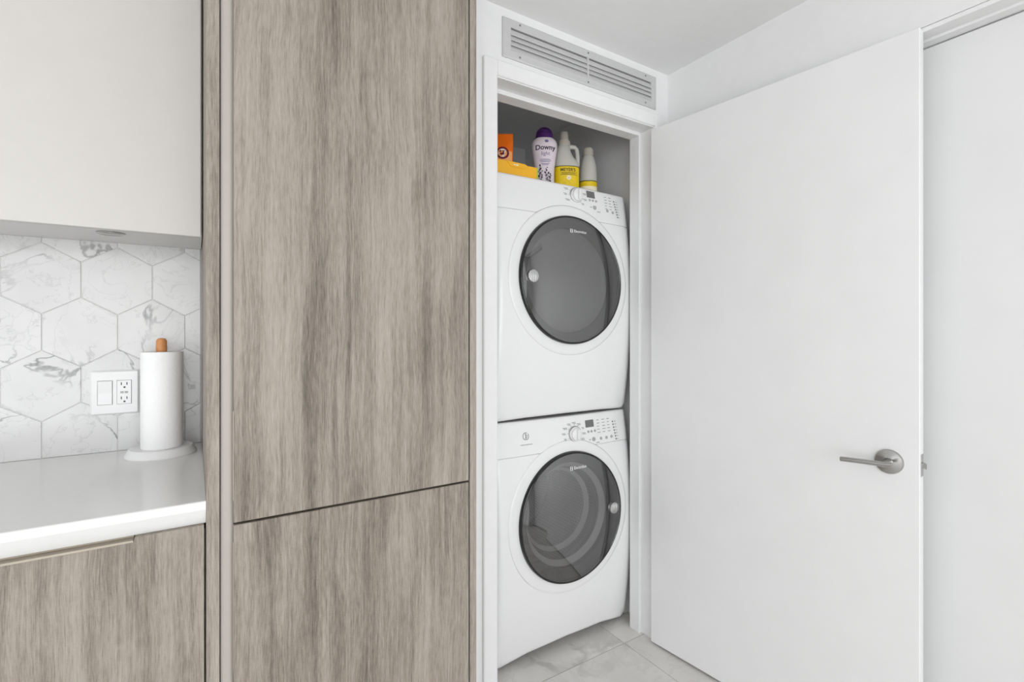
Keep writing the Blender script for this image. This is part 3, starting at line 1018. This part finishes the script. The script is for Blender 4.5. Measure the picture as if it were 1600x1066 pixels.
    def disc_on(nm, x, z, prof__, mat_, par, seg=24):
        m_ = Matrix.Translation(F(x, z)) @ Matrix.Rotation(math.pi / 2, 4, 'X')
        return obj(nm, add_revolve(bmesh.new(), prof__, m_, seg), mat_, par, True)

    if washer:
        dx, dz = 0.0336, 0.8415; px, pz = 0.1169, 0.8735
        bt = [(0.1065, 0.8416), (0.1237, 0.8416), (0.1425, 0.8416)]; st = (0.1315, 0.8093)
        kk = [(0.172, 0.808), (0.2034, 0.808), (0.233, 0.809)]; ind = (0.2478, 0.8685, 0.2585, 0.7962); tx0, tx1, tzt = 0.1565, 0.232, 0.883
    else:
        dx, dz = 0.0445, 0.8815; px, pz = 0.1255, 0.8975
        bt = [(0.1169, 0.8723), (0.1338, 0.8723), (0.1523, 0.8723)]; st = (0.1398, 0.8435)
        kk = [(0.2119, 0.840), (0.2432, 0.8365)]; ind = (0.2567, 0.8868, 0.2697, 0.820); tx0, tx1, tzt = 0.2016, 0.2372, 0.8990
    dl = disc_on('dial', dx, dz, [(0, -0.002), (0.0285, -0.002), (0.0285, 0.006), (0.0265, 0.008), (0.0255, 0.008), (0.0235, 0.017), (0.0215, 0.0185), (0, 0.0190)], 'enamel', cp, 40)
    disc_on('dial_ring', dx, dz, [(0.0288, -0.002), (0.0305, -0.002), (0.0305, 0.004), (0.0288, 0.0055), (0.0286, -0.002)], 'dial_ring', cp, 40)
    # raised grip bar across the dial
    yd = yf(dx, dz) - 0.0186
    obj('dial_grip', add_box(bmesh.new(), AX + dx - 0.0045, AX + dx + 0.0045, AY + yd - 0.009, AY + yd + 0.001, zb + dz - 0.0195, zb + dz + 0.0195, 0.0018, 2), 'enamel', cp)

    def patch(bm_, x0_, x1_, z0_, z1_, lift=0.0006, n=2):
        A = [bm_.verts.new(F(x0_ + (x1_ - x0_) * i / n, z0_, lift)) for i in range(n + 1)]
        B = [bm_.verts.new(F(x0_ + (x1_ - x0_) * i / n, z1_, lift)) for i in range(n + 1)]
        for i in range(n):
            bm_.faces.new((A[i], A[i + 1], B[i + 1], B[i]))

    bm = bmesh.new()
    patch(bm, px - 0.0225, px + 0.0225, pz - 0.0145, pz + 0.0140, 0.0009, 4)
    obj('display', bm, 'display', cp)
    for (bx_, bz_) in bt:
        disc_on('button', bx_, bz_, [(0, -0.001), (0.0052, -0.001), (0.0048, 0.002), (0, 0.0024)], 'button', cp, 16)
    disc_on('start_button', *st, [(0, -0.001), (0.0088, -0.001), (0.0082, 0.0025), (0, 0.003)], 'button', cp, 20)
    for (bx_, bz_) in kk:
        disc_on('button', bx_, bz_, [(0, -0.001), (0.0066, -0.001), (0.006, 0.002), (0, 0.0024)], 'button', cp, 16)
    bm = bmesh.new()
    for i in range(7):
        t = i / 6
        x_, z_ = ind[0] + (ind[2] - ind[0]) * t, ind[1] + (ind[3] - ind[1]) * t
        patch(bm, x_ - 0.0028, x_ + 0.0028, z_ - 0.0030, z_ + 0.0030, 0.0007, 1)
    tag(obj('indicator_marks', bm, 'print_dark', cp), kind='stuff')
    # small unreadable print: short bars standing where the captions are
    rnd = random.Random(3)
    bm = bmesh.new()
    for i in range(5):
        for c_ in range(3 if washer else 2):
            x_ = tx0 + (tx1 - tx0) * c_ / (2 if washer else 1) * (0.78 if washer else 0.7)
            z_ = tzt - i * 0.0125
            l_ = rnd.uniform(0.011, 0.018)
            patch(bm, x_, x_ + l_, z_ - 0.0011, z_ + 0.0011, 0.0005, 1)
    for i in range(7):
        x_, z_ = ind[0] + 0.008, ind[1] + (ind[3] - ind[1]) * i / 6
        patch(bm, x_ + 0.001 * i, x_ + 0.012 + 0.001 * i, z_ - 0.0009, z_ + 0.0009, 0.0005, 1)
    for i in range(9):
        an = math.radians(205 - i * 30) if washer else math.radians(215 - i * 33)
        cx_, cz_ = dx + 0.052 * math.cos(an), dz + 0.042 * math.sin(an)
        if cz_ > H - 0.012 or cz_ < seam + 0.012:
            continue
        l_ = rnd.uniform(0.008, 0.016)
        patch(bm, cx_ - l_, cx_ + 0.4 * l_, cz_ + 0.0012, cz_ + 0.0032, 0.0005, 1)
        patch(bm, cx_ - 0.7 * l_, cx_ + 0.5 * l_, cz_ - 0.0032, cz_ - 0.0012, 0.0005, 1)
        sx_, sz_ = dx + 0.0345 * math.cos(an), dz + 0.0345 * math.sin(an)
        patch(bm, sx_ - 0.0014, sx_ + 0.0014, sz_ - 0.0014, sz_ + 0.0014, 0.0005, 1)
    patch(bm, st[0] - 0.025, st[0] - 0.015, st[1] - 0.0014, st[1] + 0.0014, 0.0005, 1)
    patch(bm, st[0] + 0.012, st[0] + 0.030, st[1] - 0.0165, st[1] - 0.014, 0.0005, 1)
    tag(obj('panel_print', bm, 'print', cp), kind='stuff')
    if washer:
        # round energy emblem with a line of small print below it
        bm = bmesh.new()
        ex, ez = -0.1985, 0.8568

        def arc(r0, r1, a0, a1, n=14):
            A, B = [], []
            for i in range(n + 1):
                t = math.radians(a0 + (a1 - a0) * i / n)
                A.append(bm.verts.new(F(ex + r0 * math.cos(t), ez + r0 * math.sin(t), 0.0006)))
                B.append(bm.verts.new(F(ex + r1 * math.cos(t), ez + r1 * math.sin(t), 0.0006)))
            for i in range(n):
                bm.faces.new((A[i], A[i + 1], B[i + 1], B[i]))
        arc(0.0115, 0.0140, 60, 262)
        arc(0.0115, 0.0140, -82, 40)
        arc(0.0045, 0.0065, -100, 90)
        patch(bm, ex - 0.0018, ex + 0.0012, ez - 0.011, ez + 0.011, 0.0006, 1)
        obj('emblem', bm, 'print', cp)
        bm = bmesh.new()
        for i in range(9):
            x_ = ex - 0.026 + i * 0.006
            patch(bm, x_, x_ + 0.0042, 0.8262 - 0.0013, 0.8262 + 0.0013, 0.0005, 1)
        tag(obj('emblem_print', bm, 'print', cp), kind='stuff')
    return root


appliance('front_load_washer', 'white front-load washer at the bottom of the stack, standing on the floor', 0.0, 0.912, 0.527, 0.787, False, True)
appliance('tumble_dryer', 'white tumble dryer stacked on top, carrying the detergent bottles', 0.914, 0.921, 0.537, 0.785, True, False)

# pale board between the washer and the closet side wall
fb = empty('filler_board', (1.62, 1.64, 0), 'narrow white board wedged between the washer and closet wall', 'board')
box('panel', 1.606, 1.630, 1.585, 1.75, 0.004, 0.711, 'board', fb, 0.001)
box('edge_strip', 1.6045, 1.6305, 1.580, 1.5855, 0.002, 0.705, 'board', fb, 0.0008)

# ---------------------------------------------------------------- things on the dryer
TOP = 0.914 + 0.921


def turned(x, y, deg):
    return Matrix.Translation((x, y, TOP)) @ Matrix.Rotation(math.radians(deg), 4, 'Z')


def oval_at(prof_, z):
    for (za, ca, aa, ba), (zb_, cb, ab, bb) in zip(prof_, prof_[1:]):
        if za <= z <= zb_:
            t = (z - za) / max(1e-9, zb_ - za)
            return ca + (cb - ca) * t, aa + (ab - aa) * t, ba + (bb - ba) * t
    return prof_[-1][1:]


def on_oval(prof_, m4, x, z, lift=0.0008):
    c, a, b = oval_at(prof_, z)
    u = max(-0.98, min(0.98, (x - c) / a))
    return m4 @ Vector((x, -b * math.sqrt(1 - u * u) - lift, z))


# scent-bead bottle with a purple cap
m4 = turned(1.217, 1.650, -34)
sb = empty('scent_booster_bottle', (1.217, 1.650, TOP), 'pale lilac bottle with a dark purple cap on the dryer', 'bottle')
P1 = [(0.0, 0, 0.038, 0.026), (0.006, 0, 0.0415, 0.029), (0.05, 0, 0.0405, 0.028), (0.09, 0, 0.042, 0.029), (0.13, 0, 0.0475, 0.032), (0.165, 0, 0.0525, 0.035),
      (0.185, 0, 0.0525, 0.035), (0.198, 0, 0.047, 0.032), (0.206, 0, 0.038, 0.028), (0.21, 0, 0.034, 0.026)]
obj('bottle', add_oval(bmesh.new(), P1, m4, 40), 'lilac', sb, True)
P2 = [(0.203, 0, 0.0365, 0.0285), (0.209, 0, 0.037, 0.029), (0.230, 0, 0.0325, 0.027), (0.243, 0, 0.027, 0.023), (0.250, 0, 0.018, 0.016), (0.252, 0, 0.008, 0.007)]
cp_ = obj('cap', add_oval(bmesh.new(), P2, m4, 40), 'purple', sb, True)
for zz in (0.213, 0.220, 0.227, 0.234):
    c, a, b = oval_at(P2, zz)
    obj('cap_ridge', add_oval(bmesh.new(), [(zz - 0.001, 0, a + 0.0004, b + 0.0004), (zz, 0, a + 0.0011, b + 0.0011), (zz + 0.001, 0, a + 0.0004, b + 0.0004)], m4, 40), 'purple', cp_, True)
bm = add_text(bmesh.new(), 'Downy', 0.0275, lambda x, y: on_oval(P1, m4, 0.003 + x, 0.161 + y), 0.0006)
obj('lettering', bm, 'ink', sb)
bm = add_text(bmesh.new(), 'light', 0.021, lambda x, y: on_oval(P1, m4, 0.004 + x, 0.137 + y), 0.0)
obj('lettering', bm, 'lav_ink', sb)
bm = bmesh.new()


def opatch(bm_, prof_, m_, x0, x1, z0, z1, lift=0.0007, n=3):
    A = [bm_.verts.new(on_oval(prof_, m_, x0 + (x1 - x0) * i / n, z0, lift)) for i in range(n + 1)]
    B = [bm_.verts.new(on_oval(prof_, m_, x0 + (x1 - x0) * i / n, z1, lift)) for i in range(n + 1)]
    for i in range(n):
        bm_.faces.new((A[i], A[i + 1], B[i + 1], B[i]))


def odisc(bm_, prof_, m_, cx_, cz_, rx, rz, lift=0.0008, n=14):
    vv = [bm_.verts.new(on_oval(prof_, m_, cx_ + rx * math.cos(2 * math.pi * i / n), cz_ + rz * math.sin(2 * math.pi * i / n), lift)) for i in range(n)]
    bm_.faces.new(vv)


for i, (wx, zz) in enumerate(((0.020, 0.113), (0.023, 0.108), (0.018, 0.103), (0.016, 0.096), (0.012, 0.091))):
    opatch(bm, P1, m4, 0.002 - wx, 0.004 + wx, zz, zz + 0.0022)
odisc(bm, P1, m4, 0.008, 0.187, 0.008, 0.006)
tag(obj('small_print', bm, 'lav_ink', sb), kind='stuff')
bm = bmesh.new()
rnd = random.Random(5)
for (fx, ft) in ((-0.020, 0.090), (-0.013, 0.074), (0.006, 0.080), (0.013, 0.068), (0.024, 0.055)):
    opatch(bm, P1, m4, fx - 0.0007, fx + 0.0007, 0.012, ft - 0.006, 0.0007, 1)
    for j in range(9):
        odisc(bm, P1, m4, fx + rnd.uniform(-0.0055, 0.0055), ft - j * 0.0058 + rnd.uniform(-0.002, 0.002), rnd.uniform(0.0018, 0.0036), rnd.uniform(0.002, 0.004), 0.0009 + 0.0001 * j, 7)
tag(obj('lavender_print', bm, 'ink', sb), kind='stuff')

# big detergent jug
m4 = turned(1.331, 1.650, -30)
jg = empty('detergent_jug', (1.331, 1.650, TOP), 'pale grey detergent jug with loop handle and yellow label', 'jug')
P3 = [(0.0, 0, 0.050, 0.034), (0.006, 0, 0.0545, 0.038), (0.118, 0, 0.0545, 0.038), (0.135, -0.004, 0.0495, 0.037), (0.150, -0.010, 0.0415, 0.035), (0.175, -0.014, 0.033, 0.032),
      (0.195, -0.012, 0.028, 0.028), (0.203, -0.009, 0.022, 0.022), (0.207, -0.008, 0.019, 0.019)]
obj('body', add_oval(bmesh.new(), P3, m4, 40, 2.4), 'jug', jg, True)
bm = add_tube(bmesh.new(), [m4 @ Vector(p) for p in ((0.004, 0, 0.193), (0.020, 0, 0.198), (0.037, 0, 0.196), (0.046, 0, 0.186), (0.0485, 0, 0.165), (0.0490, 0, 0.140), (0.046, 0, 0.116))],
              [0.0095, 0.0095, 0.0092, 0.009, 0.009, 0.0095, 0.012], 16)
obj('handle', bm, 'jug', jg, True)
PC = [(0.199, -0.008, 0.0225, 0.0225), (0.201, -0.008, 0.0262, 0.0262), (0.219, -0.008, 0.0255, 0.0255), (0.2215, -0.008, 0.0240, 0.0240), (0.2218, -0.008, 0.0186, 0.0186), (0.252, -0.008, 0.0182, 0.0182), (0.2575, -0.008, 0.0165, 0.0165), (0.2595, -0.008, 0.011, 0.011)]
obj('cap', add_oval(bmesh.new(), PC, m4, 32), 'jug_cap', jg, True)
PL = [(0.010, 0, 0.0553, 0.0388), (0.104, 0, 0.0553, 0.0388)]
lb = obj('label', add_oval(bmesh.new(), PL, m4, 40, 2.4), 'yellow', jg, True)
PLb = [(0.103, 0, 0.0556, 0.0391), (0.1065, 0, 0.0556, 0.0391)]
obj('label_border', add_oval(bmesh.new(), PLb, m4, 40, 2.4), 'label_edge', lb, True)


def on_super(prof_, m_, x, z, lift=0.0009, power=2.4):
    c, a, b = oval_at(prof_, z)
    u = min(0.985, abs((x - c) / a))
    return m_ @ Vector((x, -b * (1 - u ** power) ** (1 / power) - lift, z))


bm = add_text(bmesh.new(), "MEYER'S", 0.0188, lambda x, y: on_super(PL, m4, 0.003 + x, 0.089 + y), 0.0005, 0.95)
obj('lettering', bm, 'label_ink', lb)
bm = bmesh.new()
for i in range(9):
    a = 2 * math.pi * i / 9
    cx_, cz_ = 0.006 + 0.0065 * math.cos(a), 0.056 + 0.0065 * math.sin(a)
    bm.faces.new([bm.verts.new(on_super(PL, m4, cx_ + 0.0036 * math.cos(q), cz_ + 0.0036 * math.sin(q), 0.0009 + 0.0001 * i)) for q in [k * math.pi / 4 for k in range(8)]])
obj('flower_print', bm, 'label_white', lb)
bm = bmesh.new()
for i, (wx, zz) in enumerate(((0.034, 0.077), (0.028, 0.0725), (0.036, 0.068))):
    A = [bm.verts.new(on_super(PL, m4, 0.006 + wx * (k / 3 - 1), zz)) for k in range(7)]
    B = [bm.verts.new(on_super(PL, m4, 0.006 + wx * (k / 3 - 1), zz + 0.0018)) for k in range(7)]
    for k in range(6):
        bm.faces.new((A[k], A[k + 1], B[k + 1], B[k]))
tag(obj('small_print', bm, 'label_ink', lb), kind='stuff')

# slimmer bottle, label set low
m4 = turned(1.466, 1.663, -30)
sl_ = empty('softener_bottle', (1.466, 1.663, TOP), 'slim pale grey bottle with a low yellow label', 'bottle')
P4 = [(0.0, 0, 0.035, 0.028), (0.005, 0, 0.0385, 0.031), (0.115, 0, 0.0385, 0.031), (0.140, 0, 0.0365, 0.030), (0.165, 0, 0.031, 0.027), (0.180, 0, 0.0260, 0.0245), (0.187, 0, 0.0225, 0.0225), (0.192, 0, 0.0195, 0.0195)]
obj('body', add_oval(bmesh.new(), P4, m4, 36), 'jug', sl_, True)
PC4 = [(0.1895, 0, 0.0235, 0.0235), (0.191, 0, 0.0245, 0.0245), (0.194, 0, 0.0238, 0.0238), (0.216, 0, 0.0226, 0.0226), (0.2185, 0, 0.0180, 0.0180), (0.2215, 0, 0.0170, 0.0170), (0.223, 0, 0.012, 0.012)]
obj('cap', add_oval(bmesh.new(), PC4, m4, 32), 'jug_cap', sl_, True)
PL4 = [(0.008, 0, 0.0391, 0.0316), (0.070, 0, 0.0391, 0.0316)]
lb = obj('label', add_oval(bmesh.new(), PL4, m4, 36), 'yellow', sl_, True)
obj('label_border', add_oval(bmesh.new(), [(0.069, 0, 0.0394, 0.0319), (0.073, 0, 0.0394, 0.0319)], m4, 36), 'label_edge', lb, True)
obj('label_band', add_oval(bmesh.new(), [(0.028, 0, 0.0394, 0.0319), (0.048, 0, 0.0394, 0.0319)], m4, 36), 'label_white', lb, True)

# orange stand-up pouch with a round emblem
m4 = turned(1.032, 1.700, -32)
po = empty('orange_pouch', (1.032, 1.700, TOP), 'orange stand-up pouch with a round maroon emblem behind the yellow box', 'pouch')
bm = bmesh.new()
nx_, nz_ = 12, 14
frt, bck = [], []
for j in range(nz_ + 1):
    v = j / nz_
    z = 0.205 * v
    d = 0.036 * (1 - v ** 1.6) + 0.0012
    wd = 0.056 * (1 - 0.06 * math.sin(math.pi * v)) - 0.002 * (v > 0.9)
    fr_r, bk_r = [], []
    for i in range(nx_ + 1):
        u = 2 * i / nx_ - 1
        bul = d * (1 - abs(u) ** 2.5) + 0.0008
        wr = 0.0012 * math.sin(9 * u + 14 * v) * (1 - abs(u)) * (v < 0.85)
        fr_r.append(bm.verts.new(m4 @ Vector((wd * u, -bul + wr, z))))
        bk_r.append(bm.verts.new(m4 @ Vector((wd * u, bul + wr, z))))
    frt.append(fr_r); bck.append(bk_r)
for g in (frt, bck):
    for j in range(nz_):
        for i in range(nx_):
            bm.faces.new((g[j][i], g[j][i + 1], g[j + 1][i + 1], g[j + 1][i]))
for j in range(nz_):
    for i in (0, nx_):
        bm.faces.new((frt[j][i], frt[j + 1][i], bck[j + 1][i], bck[j][i]))
for j in (0, nz_):
    for i in range(nx_):
        bm.faces.new((frt[j][i], frt[j][i + 1], bck[j][i + 1], bck[j][i]))
obj('pouch', bm, 'orange', po, True)


def on_pouch(x, z, lift=0.0012):
    v = z / 0.205
    d = 0.036 * (1 - v ** 1.6) + 0.0012
    u = min(1, abs(x) / 0.054)
    return m4 @ Vector((x, -(d * (1 - u ** 2.5) + 0.0008) - lift - 0.0010, z))


bm = bmesh.new()
g = [[bm.verts.new(on_pouch(-0.05 + 0.1 * i / 10, 0.062 + 0.070 * j / 5, 0.0006)) for i in range(11)] for j in range(6)]
for j in range(5):
    for i in range(10):
        bm.faces.new((g[j][i], g[j][i + 1], g[j + 1][i + 1], g[j + 1][i]))
obj('printed_panel', bm, 'orange_light', po, True)


def pring(nm, r0, r1, mat_, lift, cx_=0.012, cz_=0.122):
    bm_ = bmesh.new()
    A = [bm_.verts.new(on_pouch(cx_ + r1 * math.cos(2 * math.pi * i / 28), cz_ + r1 * math.sin(2 * math.pi * i / 28), lift)) for i in range(28)]
    if r0 <= 0:
        bm_.faces.new(A)
    else:
        B = [bm_.verts.new(on_pouch(cx_ + r0 * math.cos(2 * math.pi * i / 28), cz_ + r0 * math.sin(2 * math.pi * i / 28), lift)) for i in range(28)]
        for i in range(28):
            bm_.faces.new((A[i], A[(i + 1) % 28], B[(i + 1) % 28], B[i]))
    return obj(nm, bm_, mat_, po)


pring('emblem_field', 0, 0.026, 'label_white', 0.0012)
pring('emblem_ring', 0.018, 0.026, 'maroon', 0.0018)
# flexed arm holding a hammer inside the ring
bm = bmesh.new()
for poly in ([(-0.010, -0.008), (0.004, -0.009), (0.007, -0.003), (0.000, 0.001), (-0.010, -0.001)], [(0.001, -0.004), (0.007, -0.003), (0.006, 0.008), (0.001, 0.008)],
             [(-0.008, 0.006), (0.011, 0.009), (0.011, 0.011), (-0.008, 0.008)], [(-0.011, 0.002), (-0.006, 0.003), (-0.007, 0.012), (-0.012, 0.011)]):
    bm.faces.new([bm.verts.new(on_pouch(0.012 + x, 0.122 + z, 0.0020)) for x, z in poly])
obj('emblem_arm', bm, 'maroon', po)
bm = bmesh.new()
for i, (a, b) in enumerate(((-0.02, 0.012), (0.016, 0.040))):
    A = [bm.verts.new(on_pouch(a + (b - a) * k / 3, 0.079, 0.0016)) for k in range(4)]
    B = [bm.verts.new(on_pouch(a + (b - a) * k / 3, 0.086, 0.0016)) for k in range(4)]
    for k in range(3):
        bm.faces.new((A[k], A[k + 1], B[k + 1], B[k]))
tag(obj('small_print', bm, 'maroon', po), kind='stuff')

# low yellow carton lying on its side, flap torn
bx = empty('yellow_carton', (1.035, 1.60, TOP), 'low golden yellow carton with a torn flap lying on the dryer', 'box')
B4 = Matrix.Translation((1.035, 1.605, TOP)) @ Matrix.Rotation(math.radians(-10), 4, 'Z')


def carton(nm, bm_, mat_, parent=bx):
    bm_.transform(B4)
    return obj(nm, bm_, mat_, parent)


bm = bmesh.new()
add_prism(bm, [(-0.115, 0.0), (0.094, 0.0), (0.094, 0.048), (0.052, 0.050), (0.040, 0.040), (-0.022, 0.046), (-0.034, 0.060), (-0.115, 0.060)], 'y', -0.024, 0.024)
ca = carton('carton_body', bm, 'box_yellow')
bm = bmesh.new()
add_prism(bm, [(-0.036, 0.060), (0.0385, 0.0545), (0.050, 0.050), (0.038, 0.036), (-0.020, 0.041)], 'y', -0.0262, -0.0244)
carton('torn_flap', bm, 'box_yellow', ca)
carton('stripe', add_box(bmesh.new(), 0.0895, 0.0946, -0.0246, 0.0246, 0.0, 0.0485), 'green', ca)
bm = bmesh.new()
for a_, b_ in ((-0.009, -0.001), (0.001, 0.011)):      # a short line of print too small to read
    add_box(bm, a_, b_, -0.0266, -0.0261, 0.0455 - 0.06 * a_, 0.0495 - 0.06 * a_)
tag(carton('small_print', bm, 'label_white', ca), kind='stuff')
